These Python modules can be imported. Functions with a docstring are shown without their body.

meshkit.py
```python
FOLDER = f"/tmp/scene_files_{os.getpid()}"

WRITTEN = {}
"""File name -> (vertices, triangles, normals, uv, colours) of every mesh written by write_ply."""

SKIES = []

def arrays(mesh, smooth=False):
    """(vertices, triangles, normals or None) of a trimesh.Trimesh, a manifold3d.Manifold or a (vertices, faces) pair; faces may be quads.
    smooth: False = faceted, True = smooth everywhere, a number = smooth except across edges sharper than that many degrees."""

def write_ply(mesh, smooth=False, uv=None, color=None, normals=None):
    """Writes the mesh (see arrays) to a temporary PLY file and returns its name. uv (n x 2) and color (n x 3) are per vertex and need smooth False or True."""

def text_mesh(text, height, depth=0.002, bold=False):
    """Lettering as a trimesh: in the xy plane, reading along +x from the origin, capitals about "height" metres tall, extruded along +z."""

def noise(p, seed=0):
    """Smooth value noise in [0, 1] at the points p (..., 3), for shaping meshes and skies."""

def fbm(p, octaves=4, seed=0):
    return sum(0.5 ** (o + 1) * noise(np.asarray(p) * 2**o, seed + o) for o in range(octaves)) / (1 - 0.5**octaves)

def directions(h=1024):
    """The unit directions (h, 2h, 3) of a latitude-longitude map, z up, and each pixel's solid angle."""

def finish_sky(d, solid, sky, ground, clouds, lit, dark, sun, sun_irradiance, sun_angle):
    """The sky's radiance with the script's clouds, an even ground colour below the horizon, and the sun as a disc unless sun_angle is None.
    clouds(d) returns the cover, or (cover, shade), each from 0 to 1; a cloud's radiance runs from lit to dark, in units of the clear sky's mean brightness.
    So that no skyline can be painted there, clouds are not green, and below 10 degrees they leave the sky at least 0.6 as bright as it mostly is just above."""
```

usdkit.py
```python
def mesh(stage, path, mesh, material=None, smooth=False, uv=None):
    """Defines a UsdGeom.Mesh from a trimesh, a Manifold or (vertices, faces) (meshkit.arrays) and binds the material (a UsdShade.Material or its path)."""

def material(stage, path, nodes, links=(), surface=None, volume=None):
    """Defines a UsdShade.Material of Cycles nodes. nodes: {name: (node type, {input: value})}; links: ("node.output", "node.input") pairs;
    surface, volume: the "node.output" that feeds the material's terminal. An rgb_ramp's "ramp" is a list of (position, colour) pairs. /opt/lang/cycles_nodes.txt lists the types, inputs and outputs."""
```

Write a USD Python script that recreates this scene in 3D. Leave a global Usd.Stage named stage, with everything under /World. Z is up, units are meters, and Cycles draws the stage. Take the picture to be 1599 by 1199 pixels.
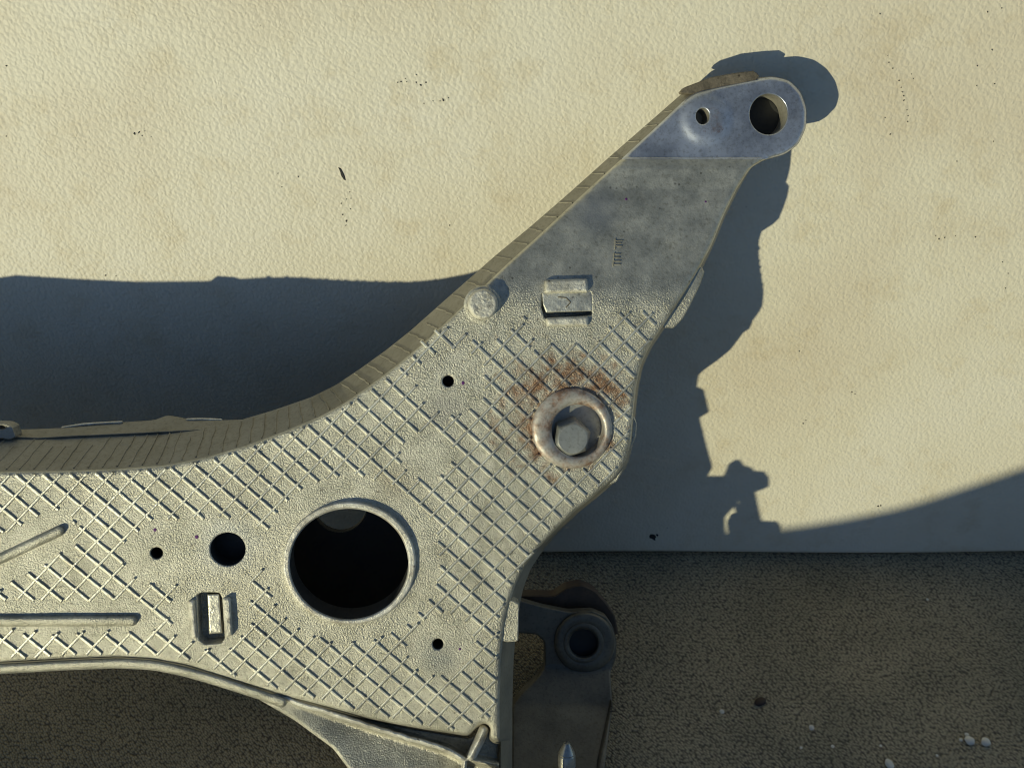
import math, random
import numpy as np, trimesh, shapely, usdkit
from shapely.geometry import Polygon, LineString, Point, MultiPolygon
from shapely.ops import unary_union
from shapely import affinity
from scipy.spatial import Delaunay
from scipy.ndimage import gaussian_filter1d
from meshkit import noise, fbm
from pxr import Usd, UsdGeom, UsdLux, UsdShade, Gf, Sdf, Vt

stage = Usd.Stage.CreateInMemory()
UsdGeom.SetStageUpAxis(stage, UsdGeom.Tokens.z)
UsdGeom.SetStageMetersPerUnit(stage, 1.0)
UsdGeom.Xform.Define(stage, '/World')
UsdGeom.Scope.Define(stage, '/World/Looks')
rng = random.Random(7)
nrng = np.random.RandomState(7)

# ------------------------------------------------------------------ frame, camera, sky, sun
# The part leans on a panel that leans back by LEAN degrees; the camera looks down on it.
LEAN = math.radians(40)
PITCH = math.radians(30)
F_PX, CX, CY, DIST = 1400.0, 799.5, 599.5, 0.350
V = np.array([0, math.sin(LEAN), math.cos(LEAN)])       # up along the panel
W = np.array([0, math.cos(LEAN), -math.sin(LEAN)])      # into the panel
FW = math.cos(PITCH) * W - math.sin(PITCH) * V          # view direction
UP = math.cos(PITCH) * V + math.sin(PITCH) * W
R = np.stack([[1, 0, 0], UP, -FW], 1)                   # columns: right, up, towards the viewer
FOOT = np.array([0, -0.0981, -0.156])                    # where panel and seat meet, in the part's frame
T0 = -R @ FOOT
def world(p):
    return np.asarray(p, float) @ R.T + T0
def gfm(rot, t):
    m = np.eye(4); m[:3, :3] = rot.T; m[3, :3] = t
    return Gf.Matrix4d(*m.ravel().tolist())

cam = UsdGeom.Camera.Define(stage, '/World/camera')
cam.AddTransformOp().Set(gfm(R, world([0, 0, DIST])))
cam.CreateHorizontalApertureAttr(36.0)
cam.CreateVerticalApertureAttr(36.0 * 767 / 1024)
cam.CreateFocalLengthAttr(36.0 * F_PX / 1599)
cam.CreateClippingRangeAttr(Gf.Vec2f(0.01, 100))
EXPOSURE = -0.78
cam.CreateExposureAttr(EXPOSURE)

LIGHT = np.array([1.10, 1.02, -1.0]); LIGHT /= np.linalg.norm(LIGHT)   # direction the sunlight travels
lw = R @ LIGHT
SUN = -lw
elev, azim = math.asin(SUN[2]), math.atan2(SUN[0], SUN[1])
sun = UsdLux.DistantLight.Define(stage, '/World/sun')
zc = SUN; xc = np.cross([0, 0, 1], zc); xc /= np.linalg.norm(xc); yc = np.cross(zc, xc)
sun.AddTransformOp().Set(gfm(np.stack([xc, yc, zc], 1), [0, 0, 2]))
sun.CreateIntensityAttr(1.2); sun.CreateAngleAttr(0.6); sun.CreateNormalizeAttr(True)
sun.CreateColorAttr(Gf.Vec3f(1.0, 0.955, 0.67))
sky = UsdLux.DomeLight.Define(stage, '/World/sky')
sky.GetPrim().SetCustomDataByKey('kind', 'structure')
skym = usdkit.material(stage, '/World/Looks/sky', {
    's': ('sky_texture', {'sky_type': 'single_scattering', 'sun_disc': False, 'sun_elevation': elev, 'sun_rotation': azim, 'aerosol_density': .3, 'ozone_density': 3.5}),
    'b': ('background_shader', {'strength': 0.135})}, [('s.color', 'b.color')], surface='b.background')
UsdShade.MaterialBindingAPI.Apply(sky.GetPrim()).Bind(skym)

# ------------------------------------------------------------------ prim helpers
taken = {}
def numbered(parent, name):
    k = (parent, name); n = taken.get(k, 0); taken[k] = n + 1
    return f'{parent}/{name}' + (f'_{n:03d}' if n else '')
def tag(prim, label=None, category=None, group=None, kind=None):
    for k, v in (('label', label), ('category', category), ('group', group), ('kind', kind)):
        if v: prim.SetCustomDataByKey(k, v)
    return prim
def thing(name, label, category, group=None, base=None):
    path = numbered('/World', name)
    x = UsdGeom.Xform.Define(stage, path)
    x.AddTransformOp().Set(gfm(R, world(base if base is not None else [0, 0, 0])))
    return tag(x.GetPrim(), label, category, group)
def path_of(p):
    return str(p.GetPath()) if p is not None else '/World'
def obj(name, mesh, mat, parent=None, smooth=40, label=None):
    if isinstance(mesh, list): mesh = trimesh.util.concatenate(mesh)
    path = numbered(path_of(parent), name)
    m = usdkit.mesh(stage, path, mesh, '/World/Looks/' + mat, smooth=smooth)
    return tag(m.GetPrim(), label)

# ------------------------------------------------------------------ geometry helpers
N = np.array([0.0888, -0.1513, 0.9845]); N /= np.linalg.norm(N)       # normal of the cast face
def P(px, py, z=0.0):
    """Point of the plane that lies z millimetres in front of the cast face; metres."""
    px, py, z = np.broadcast_arrays(np.asarray(px, float), np.asarray(py, float), np.asarray(z, float))
    r = np.stack([(px - CX) / F_PX, -(py - CY) / F_PX, -np.ones_like(px)], -1)
    s = (z / 1000 - DIST * N[2]) / (r @ N)
    return np.array([0, 0, DIST]) + r * s[..., None]

def dens(pts, step, closed=True):
    pts = np.asarray(pts, float)
    q = np.vstack([pts, pts[:1]]) if closed else pts
    seg = np.linalg.norm(np.diff(q[:, :2], axis=0), axis=1)
    L = np.r_[0, np.cumsum(seg)]
    n = max(3, int(round(L[-1] / step)))
    t = np.linspace(0, L[-1], n, endpoint=not closed)
    return np.stack([np.interp(t, L, q[:, k]) for k in range(q.shape[1])], 1)
def smooth_loop(pts, step, sigma, closed=True):
    d = dens(pts, step, closed)
    if sigma <= 0: return d
    if closed:
        return np.stack([gaussian_filter1d(d[:, k], sigma / step, mode='wrap') for k in range(d.shape[1])], 1)
    e0, e1 = d[0].copy(), d[-1].copy()
    d = np.stack([gaussian_filter1d(d[:, k], sigma / step, mode='nearest') for k in range(d.shape[1])], 1)
    d[0], d[-1] = e0, e1
    return d
def polys(g):
    if g.is_empty: return []
    return [p for p in getattr(g, 'geoms', [g]) if p.geom_type == 'Polygon' and p.area > 1e-6]
def rings_of(p):
    return [np.array(p.exterior.coords)[:-1]] + [np.array(r.coords)[:-1] for r in p.interiors]

def relief(poly, zfun, step=4.0, edge=(0.0, 0.6, 1.5, 3.0, 5.0), bstep=2.5):
    """A sheet over the outline poly (pixels of the face plane); zfun(x, y, d) gives its height in mm, d = distance to the outline."""
    pts = []
    for e in edge:
        for p in polys(poly.buffer(-e) if e else poly):
            for r in rings_of(p):
                if len(r) >= 3: pts.append(dens(r, bstep))
    x0, y0, x1, y1 = poly.bounds
    gx, gy = np.meshgrid(np.arange(x0, x1, step), np.arange(y0, y1, step * 0.87))
    gx[1::2] += step / 2
    g = np.stack([gx.ravel(), gy.ravel()], 1) + nrng.uniform(-.15, .15, (gx.size, 2)) * step
    core = poly.buffer(-(edge[-1] + step * 0.45))
    if not core.is_empty:
        pts.append(g[shapely.contains_xy(core, g[:, 0], g[:, 1])])
    p = np.unique(np.round(np.vstack(pts), 3), axis=0)
    tri = Delaunay(p).simplices
    c = p[tri].mean(1)
    a = p[tri]
    area = (a[:, 1, 0]-a[:, 0, 0])*(a[:, 2, 1]-a[:, 0, 1])-(a[:, 1, 1]-a[:, 0, 1])*(a[:, 2, 0]-a[:, 0, 0])
    ok = shapely.contains_xy(poly, c[:, 0], c[:, 1]) & (abs(area) > 1e-3)
    tri, area = tri[ok], area[ok]
    tri[area > 0] = tri[area > 0][:, ::-1]      # y is down in pixels
    d = shapely.distance(shapely.points(p), poly.boundary)
    v = P(p[:, 0], p[:, 1], zfun(p[:, 0], p[:, 1], d))
    m = trimesh.Trimesh(v, tri, process=False)
    m.remove_unreferenced_vertices()
    return m
def rnd(d, r, h):
    t = np.clip(d / r, 0, 1)
    return h * np.sqrt(np.clip(1 - (1 - t) ** 2, 0, 1))
def mound(poly, z0, h, r, step=4.0, sink=0.4, rough=0.0, seed=0):
    """A raised, round-edged pad on the face at height z0."""
    def zf(x, y, d):
        z = (z0(x, y) if callable(z0) else z0) - sink + rnd(d, r, h + sink)
        if rough: z = z + rough * (fbm(np.stack([x / 5, y / 5, 0 * x], -1), 3, seed) - .5) * (d > .5)
        return z
    return relief(poly, zf, step, edge=tuple(r * k for k in (0, .06, .2, .42, .7, 1.0)), bstep=max(1.5, min(3, r * .6)))
def strip(a, b):
    """Quads between two polylines of equally many 3-D points."""
    a, b = np.asarray(a), np.asarray(b); n = len(a)
    i = np.arange(n - 1)
    f = np.vstack([np.stack([i, i + 1, n + i + 1], 1), np.stack([i, n + i + 1, n + i], 1)])
    return trimesh.Trimesh(np.vstack([a, b]), f, process=False)
def loft(rows, closed=False):
    rows = [np.vstack([r, r[:1]]) if closed else np.asarray(r) for r in rows]
    n = len(rows[0]); v = np.vstack(rows); fs = []
    i = np.arange(n - 1)
    for k in range(len(rows) - 1):
        o = k * n
        fs += [np.stack([o + i, o + i + 1, o + n + i + 1], 1), np.stack([o + i, o + n + i + 1, o + n + i], 1)]
    return trimesh.Trimesh(v, np.vstack(fs), process=False)
def flip(m):
    m = m.copy(); m.faces = m.faces[:, ::-1]; return m
def ell(cx, cy, rx, ry=None, n=72):
    t = np.linspace(0, 2 * np.pi, n, endpoint=False)
    return np.stack([cx + rx * np.cos(t), cy - (ry or rx) * np.sin(t)], 1)     # anticlockwise as seen
def rrect(x0, y0, x1, y1, r):
    return shapely.box(x0 + r, y0 + r, x1 - r, y1 - r).buffer(r, quad_segs=6)
def bore(loop, z0, z1, close=None):
    """The inner wall of a hole, seen from inside; closed at z1 when close is set."""
    zz0 = z0(loop[:, 0], loop[:, 1]) if callable(z0) else z0
    # straight along the normal of the face
    a = P(loop[:, 0], loop[:, 1], zz0)
    depth = (zz0 - z1) / 1000
    b = a - np.asarray(depth)[..., None] * N if np.ndim(depth) else a - depth * N
    m = loft([a, b], closed=True)
    out = [m]
    if close:
        c = b.mean(0); n = len(b)
        out.append(trimesh.Trimesh(np.vstack([b, c]), [[i, (i + 1) % n, n] for i in range(n)], process=False))
    return out
def prism(poly, z0, z1, bev=0.3):
    """A slab with the outline poly between the heights z1 (back) and z0 (front), mm, with a small chamfer in front."""
    out = []
    za = (lambda q: z0(q[:, 0], q[:, 1])) if callable(z0) else (lambda q: z0)
    th = z1 if callable(z0) else z0 - z1          # z1 is the thickness when z0 varies
    for p in polys(poly):
        v2, f2 = trimesh.creation.triangulate_polygon(p.buffer(-bev * 4), engine='earcut')
        v = P(v2[:, 0], v2[:, 1], za(v2)); f2 = np.asarray(f2)
        t = trimesh.Trimesh(v, f2, process=False)
        if len(t.faces) and (t.face_normals @ N).mean() < 0: t = flip(t)
        out.append(t)
        for r, q in zip(rings_of(p), rings_of(p.buffer(-bev * 4))):
            n = max(12, int(LineString(r).length / 4))
            a = np.array([[*LineString(np.vstack([r, r[:1]])).interpolate(k / n, True).coords[0]] for k in range(n)])
            lq = LineString(np.vstack([q, q[:1]]))
            b = np.array([[*lq.interpolate(lq.project(Point(pt))).coords[0]] for pt in a])
            A, B = P(a[:, 0], a[:, 1], za(a) - bev), P(b[:, 0], b[:, 1], za(b))
            C = A - (th - bev) / 1000 * N
            m = loft([B, A, C], closed=True)
            out.append(m)
    m = trimesh.util.concatenate(out)
    m.merge_vertices()
    trimesh.repair.fix_normals(m)
    return m

# ------------------------------------------------------------------ materials
def lum(c, k): return tuple(min(1, x * k) for x in c)
def metal(name, base, dark, metallic, rough, grain=1400, bump=0.25, dirt=(0.35, 0.65), rust=None, coarse=90, rustamt=0.0, speck=0.0, spec=0.5, rl=.22, smooth_up=False, stains=()):
    n = {'tc': ('texture_coordinate', {}),
         'g': ('noise_texture', {'scale': grain, 'detail': 3, 'roughness': .6}),
         'c': ('noise_texture', {'scale': coarse, 'detail': 6, 'roughness': .65}),
         'f': ('noise_texture', {'scale': 700, 'detail': 4, 'roughness': .7}),
         'r1': ('rgb_ramp', {'ramp': [(dirt[0], dark), (dirt[1], base)]}),
         'r2': ('rgb_ramp', {'ramp': [(.30, (.62, .60, .55)), (.5, (1, 1, 1)), (.72, (1.0, 1.0, 1.0))]}),
         'm': ('mix_color', {'blend_type': 'multiply', 'fac': .8}),
         'c2': ('noise_texture', {'scale': 30, 'detail': 5, 'roughness': .7}),
         'r3': ('rgb_ramp', {'ramp': [(.30, (.80, .80, .78)), (.46, (1, 1, 1)), (.58, (1, 1, 1)), (.74, (.88, .86, .80))]}),
         'm3': ('mix_color', {'blend_type': 'multiply', 'fac': .6}),
         'rr': ('map_range', {'from_min': .3, 'from_max': .7, 'to_min': rough - .08, 'to_max': rough + .12}),
         'b': ('bump', {'strength': 1.0, 'distance': bump * 0.001}),
         'p': ('principled_bsdf', {'metallic': metallic, 'specular_ior_level': spec})}
    l = [('tc.object', 'g.vector'), ('tc.object', 'c.vector'), ('tc.object', 'f.vector'), ('c.fac', 'r1.fac'), ('f.fac', 'r2.fac'),
         ('r1.color', 'm.a'), ('r2.color', 'm.b'), ('c.fac', 'rr.value'), ('rr.result', 'p.roughness'), ('g.fac', 'b.height'), ('b.normal', 'p.normal')]
    l += [('tc.object', 'c2.vector'), ('c2.fac', 'r3.fac'), ('m.result', 'm3.a'), ('r3.color', 'm3.b')]
    if smooth_up:                    # the upper arm was rubbed smooth: the grain fades out along it
        n['sx'] = ('separate_xyz', {})
        n['sm'] = ('map_range', {'from_min': .030, 'from_max': .044, 'to_min': 1.0, 'to_max': .28, 'clamp': True})
        l += [('tc.object', 'sx.vector'), ('sx.y', 'sm.value'), ('sm.result', 'b.strength')]
    out = 'm3.result'
    if speck:
        n['vo'] = ('voronoi_texture', {'scale': 330, 'randomness': 1.0})
        n['vr'] = ('rgb_ramp', {'ramp': [(.10, (.12, .11, .09)), (.2, (1, 1, 1))]})
        n['vm'] = ('mix_color', {'blend_type': 'multiply', 'fac': speck})
        n['vn'] = ('noise_texture', {'scale': 160, 'detail': 2})
        n['vw'] = ('map_range', {'from_min': .52, 'from_max': .62, 'to_min': 0.0, 'to_max': speck, 'clamp': True})
        l += [('tc.object', 'vo.vector'), ('tc.object', 'vn.vector'), ('vn.fac', 'vw.value'), ('vw.result', 'vm.fac'), ('vo.distance', 'vr.fac'), (out, 'vm.a'), ('vr.color', 'vm.b')]
        out = 'vm.result'
    for k, (sc, sr, col) in enumerate(stains):      # greasy smears and scuffed spots with a place of their own
        n[f'sd{k}'] = ('vector_math', {'math_type': 'distance', 'vector2': tuple(sc)})
        n[f'sn{k}'] = ('noise_texture', {'scale': 220, 'detail': 5, 'roughness': .7})
        n[f'sa{k}'] = ('math', {'math_type': 'multiply_add', 'value2': sr * 1.1})
        n[f'sf{k}'] = ('map_range', {'from_min': sr * .75, 'from_max': sr * 1.6, 'to_min': .75, 'to_max': 0.0, 'clamp': True})
        n[f'sm{k}'] = ('mix_color', {'blend_type': 'mix', 'b': col})
        l += [('tc.object', f'sd{k}.vector1'), ('tc.object', f'sn{k}.vector'), (f'sn{k}.fac', f'sa{k}.value1'), (f'sd{k}.value', f'sa{k}.value3'),
              (f'sa{k}.value', f'sf{k}.value'), (f'sf{k}.result', f'sm{k}.fac'), (out, f'sm{k}.a')]
        out = f'sm{k}.result'
    if rust is not None:            # rust bleeding out around the centre given, in the mesh's own coordinates
        cxyz, rad = rust
        n['d'] = ('vector_math', {'math_type': 'distance', 'vector2': tuple(cxyz)})
        n['dr'] = ('map_range', {'from_min': rad * .45, 'from_max': rad, 'to_min': rl, 'to_max': -.06, 'clamp': True})
        n['rn'] = ('noise_texture', {'scale': 150, 'detail': 6, 'roughness': .7})
        n['ra'] = ('math', {'math_type': 'add'})
        n['rs'] = ('map_range', {'from_min': .60, 'from_max': .80, 'to_min': 0.0, 'to_max': .85, 'clamp': True})
        n['rc'] = ('rgb_ramp', {'ramp': [(.35, (.10, .045, .022)), (.55, (.30, .135, .055)), (.7, (.42, .24, .12))]})
        n['rm'] = ('mix_color', {'blend_type': 'mix'})
        l += [('tc.object', 'd.vector1'), ('d.value', 'dr.value'), ('tc.object', 'rn.vector'), ('rn.fac', 'ra.value1'), ('dr.result', 'ra.value2'),
              ('ra.value', 'rs.value'), ('rs.result', 'rm.fac'), ('f.fac', 'rc.fac'), (out, 'rm.a'), ('rc.color', 'rm.b')]
        out = 'rm.result'
    l.append((out, 'p.base_color'))
    usdkit.material(stage, '/World/Looks/' + name, n, l, surface='p.BSDF')

RUSTC = P(872, 644, 0)
metal('cast_aluminium', (.70, .67, .55), (.47, .45, .36), .72, .42, grain=1500, bump=.55, rust=(RUSTC, .038), speck=.6, smooth_up=True,
      stains=[(P(684, 1026), .011, (.36, .36, .32)), (P(356, 850), .013, (.58, .58, .54)), (P(612, 752), .010, (.40, .36, .27)), (P(700, 640), .009, (.46, .44, .38)), (P(930, 330, -7), .012, (.42, .42, .39))])
metal('rib_crest', (.86, .84, .71), (.60, .57, .46), .70, .42, grain=1300, bump=.20, rust=(RUSTC, .036), speck=.5)
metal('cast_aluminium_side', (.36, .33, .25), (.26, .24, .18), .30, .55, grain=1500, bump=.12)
metal('cast_smooth', (.46, .435, .35), (.34, .32, .26), .45, .50, grain=1800, bump=.10, coarse=60, speck=.3)
metal('machined_steel_grey', (.66, .69, .73), (.42, .44, .47), .75, .32, grain=2500, bump=.04, coarse=45, dirt=(.4, .62), rust=(P(1112, 192, -10), .010), rl=.13)
metal('worn_lip', (.92, .90, .80), (.52, .48, .38), .40, .45, grain=1500, bump=.3, speck=.8)
metal('pitted_pad', (.88, .85, .72), (.50, .47, .38), .3, .5, grain=900, bump=.5, speck=.9, coarse=200)
metal('rusty_ring', (.72, .70, .62), (.52, .49, .42), .42, .46, grain=1500, bump=.10, rust=(P(878, 668, 0), .040), coarse=150, rl=.17)
metal('rough_brown', (.24, .20, .14), (.13, .11, .075), .2, .6, grain=900, bump=.3, speck=.8, coarse=200)
metal('zinc_bolt', (.50, .50, .44), (.38, .38, .33), .6, .38, grain=1800, bump=.06)
metal('dark_bracket', (.21, .19, .14), (.10, .092, .07), .4, .42, grain=900, bump=.08, coarse=40)
metal('brown_housing', (.12, .08, .05), (.06, .045, .03), .2, .55, grain=700, bump=.1)
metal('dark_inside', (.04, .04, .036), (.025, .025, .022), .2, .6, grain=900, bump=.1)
metal('stud_steel', (.62, .60, .52), (.50, .48, .42), .85, .30, grain=1800, bump=.05)
def plain(name, c, rough=.6):
    usdkit.material(stage, '/World/Looks/' + name, {'p': ('principled_bsdf', {'base_color': c, 'roughness': rough})}, surface='p.BSDF')
plain('ink_violet', (.12, .02, .16))
plain('black_dirt', (.025, .022, .02), .7)
plain('chalk_white', (.75, .70, .58), .8)
plain('brown_chip', (.035, .02, .012), .6)

# cream grained vinyl
usdkit.material(stage, '/World/Looks/cream_vinyl', {
    'tc': ('texture_coordinate', {}),
    'w': ('noise_texture', {'scale': 260, 'detail': 2}),
    'wv': ('vector_math', {'math_type': 'multiply_add', 'vector2': (.0022, .0022, .0022)}),
    'v': ('voronoi_texture', {'feature': 'smooth_f1', 'scale': 560, 'smoothness': .35, 'randomness': 1.0}),
    'v2': ('voronoi_texture', {'feature': 'f1', 'scale': 780, 'randomness': 1.0}),
    'n': ('noise_texture', {'scale': 1300, 'detail': 3}),
    'h1': ('math', {'math_type': 'multiply_add', 'value2': .3}),
    'h2': ('math', {'math_type': 'multiply_add', 'value2': .25}),
    'b': ('bump', {'strength': 1.0, 'distance': .00026, 'invert': True}),
    'c': ('noise_texture', {'scale': 9, 'detail': 5, 'roughness': .6}),
    'cr': ('rgb_ramp', {'ramp': [(.32, (.68, .61, .46)), (.5, (.74, .69, .54)), (.68, (.77, .73, .60))]}),
    's': ('noise_texture', {'scale': 42, 'detail': 6, 'roughness': .75}),
    'sr': ('rgb_ramp', {'ramp': [(.28, (.86, .80, .70)), (.48, (1, 1, 1))]}),
    'm': ('mix_color', {'blend_type': 'multiply', 'fac': .7}),
    'k': ('voronoi_texture', {'scale': 110, 'randomness': 1.0}),
    'kr': ('rgb_ramp', {'ramp': [(.035, (.30, .27, .22)), (.075, (1, 1, 1))]}),
    'km': ('mix_color', {'blend_type': 'multiply'}),
    'kn': ('noise_texture', {'scale': 22, 'detail': 3}),
    'kw': ('map_range', {'from_min': .55, 'from_max': .68, 'to_min': 0.0, 'to_max': .45, 'clamp': True}),
    'p': ('principled_bsdf', {'roughness': .52, 'specular_ior_level': .35})},
    [('tc.object', 'w.vector'), ('w.color', 'wv.vector1'), ('tc.object', 'wv.vector3'), ('wv.vector', 'v.vector'), ('wv.vector', 'v2.vector'),
     ('tc.object', 'n.vector'), ('v2.distance', 'h1.value1'), ('v.distance', 'h1.value3'), ('n.fac', 'h2.value1'), ('h1.value', 'h2.value3'), ('h2.value', 'b.height'),
     ('b.normal', 'p.normal'), ('tc.object', 'c.vector'), ('c.fac', 'cr.fac'), ('tc.object', 's.vector'), ('s.fac', 'sr.fac'), ('cr.color', 'm.a'), ('sr.color', 'm.b'),
     ('tc.object', 'k.vector'), ('k.distance', 'kr.fac'), ('tc.object', 'kn.vector'), ('kn.fac', 'kw.value'), ('kw.result', 'km.fac'), ('m.result', 'km.a'), ('kr.color', 'km.b'), ('km.result', 'p.base_color')],
    surface='p.BSDF')
# brown pebbled mat
usdkit.material(stage, '/World/Looks/brown_mat', {
    'tc': ('texture_coordinate', {}),
    'm0': ('mapping', {'rotation': (0, 0, 2.356)}),
    'mp': ('mapping', {'scale': (1.0, .52, 1.0)}),
    'v': ('voronoi_texture', {'feature': 'f1', 'scale': 1080, 'randomness': .72}),
    'n': ('noise_texture', {'scale': 500, 'detail': 3}),
    'h': ('math', {'math_type': 'multiply_add', 'value2': .5}),
    'b': ('bump', {'strength': 1.0, 'distance': .0010, 'invert': True}),
    'cr': ('rgb_ramp', {'ramp': [(.1, (.52, .46, .30)), (.45, (.37, .33, .21)), (.8, (.12, .105, .075))]}),
    'c': ('noise_texture', {'scale': 14, 'detail': 5, 'roughness': .65}),
    'cc': ('rgb_ramp', {'ramp': [(.32, (.62, .60, .58)), (.65, (1.1, 1.0, .95))]}),
    'm': ('mix_color', {'blend_type': 'multiply', 'fac': .9}),
    'p': ('principled_bsdf', {'roughness': .75, 'specular_ior_level': .25})},
    [('tc.object', 'm0.vector'), ('m0.vector', 'mp.vector'), ('mp.vector', 'v.vector'), ('tc.object', 'n.vector'), ('n.fac', 'h.value1'), ('v.distance', 'h.value3'), ('h.value', 'b.height'), ('b.normal', 'p.normal'),
     ('v.distance', 'cr.fac'), ('tc.object', 'c.vector'), ('c.fac', 'cc.fac'), ('cr.color', 'm.a'), ('cc.color', 'm.b'), ('m.result', 'p.base_color')], surface='p.BSDF')

# ------------------------------------------------------------------ the setting: leaning cream panel and brown mat
c30, s30 = math.cos(PITCH), math.sin(PITCH)
VO = np.array([0, c30, s30])                       # up the panel, in the part's frame
NO = np.array([0, -s30, c30])                      # out of the panel
def slab_mesh(pts3, normal, thick):
    """closed slab from a grid (n, m, 3) of front points"""
    n, m, _ = pts3.shape
    idx = np.arange(n * m).reshape(n, m)
    q = np.stack([idx[:-1, :-1], idx[1:, :-1], idx[1:, 1:], idx[:-1, 1:]], -1).reshape(-1, 4)
    f = np.vstack([q[:, [0, 1, 2]], q[:, [0, 2, 3]]])
    front = pts3.reshape(-1, 3); back = front - thick * normal
    loop = np.r_[idx[0, :], idx[1:, -1], idx[-1, -2::-1], idx[-2:0:-1, 0]]
    l2 = np.roll(loop, -1); o = n * m
    side = np.vstack([np.stack([loop, loop + o, l2 + o], 1), np.stack([loop, l2 + o, l2], 1)])
    t = trimesh.Trimesh(np.vstack([front, back]), np.vstack([f, f[:, ::-1] + o, side]), process=False)
    trimesh.repair.fix_normals(t)
    return t
xs = np.linspace(-.7, .7, 57)
ts = np.r_[0.0, .0006, .0014, .0025, .004, np.linspace(.01, .75, 40)]
g = np.zeros((len(xs), len(ts), 3))
drop = np.interp(ts, [0, .0006, .0014, .0025, .004], [-.004, -.0022, -.001, -.0003, 0])
for a, x in enumerate(xs):
    g[a] = FOOT + np.array([x, 0, 0]) + np.outer(ts + .0018 + .0008 * math.sin(x * 23) + .003 * x, VO) + np.outer(drop, NO)
wall = obj('wall', (lambda m: trimesh.Trimesh(world(m.vertices), m.faces, process=False))(slab_mesh(g, NO, .02)), 'cream_vinyl', smooth=50,
           label='cream pebble-grained vinyl panel leaning behind the casting')
tag(wall, kind='structure')

FT = math.radians(46)
FO = np.array([0, -math.cos(FT), math.sin(FT)])    # down the seat towards the viewer
FN = np.array([0, math.sin(FT), math.cos(FT)])     # out of the seat
RHO = (LIGHT @ FN) / -(LIGHT @ FO); LAT = LIGHT[0] / -(LIGHT @ FO)
T_CURL = .70
def floor_lift(x, t):
    # the far front edge of the mat curls up towards one corner
    s = np.clip((t - T_CURL + .08) / .10, 0, 1); s = s * s * (3 - 2 * s)
    xw = x + LAT * T_CURL
    return np.clip(np.interp(xw, [-1, .10, .155, .215, .274, .45], [0, 0, .018, .040, .073, .16]) - RHO * T_CURL * (xw > .1), 0, .16) * s
xs = np.linspace(-.9, .7, 161); ts = np.r_[np.linspace(-.03, .15, 40), np.linspace(.16, .61, 30), np.linspace(.62, .72, 14)]
X, Tt = np.meshgrid(xs, ts, indexing='ij')
und = .0006 * (fbm(np.stack([X * 30, Tt * 30, 0 * X], -1), 3, 5) - .5)
g = FOOT + X[..., None] * np.array([1, 0, 0]) + Tt[..., None] * FO + (floor_lift(X, Tt) + und)[..., None] * FN
def floor_at(px, py, up=0.0):
    r = np.array([(px - CX) / F_PX, -(py - CY) / F_PX, -1.0])
    s = ((FOOT - np.array([0, 0, DIST])) @ FN) / (r @ FN)
    return np.array([0, 0, DIST]) + r * s + up * FN
def wall_at(px, py, up=0.0):
    r = np.array([(px - CX) / F_PX, -(py - CY) / F_PX, -1.0])
    s = ((FOOT - np.array([0, 0, DIST])) @ NO) / (r @ NO)
    return np.array([0, 0, DIST]) + r * s + up * NO
floor = obj('floor', (lambda m: trimesh.Trimesh(world(m.vertices), m.faces, process=False))(slab_mesh(g, FN, .012)), 'brown_mat', smooth=50,
            label='brown pebbled mat rising from the foot of the cream panel')
tag(floor, kind='structure')

# ------------------------------------------------------------------ the casting
sub = thing('subframe', 'grey cast aluminium subframe with a diamond grid of ribs, leaning on the cream panel', 'subframe')

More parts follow.
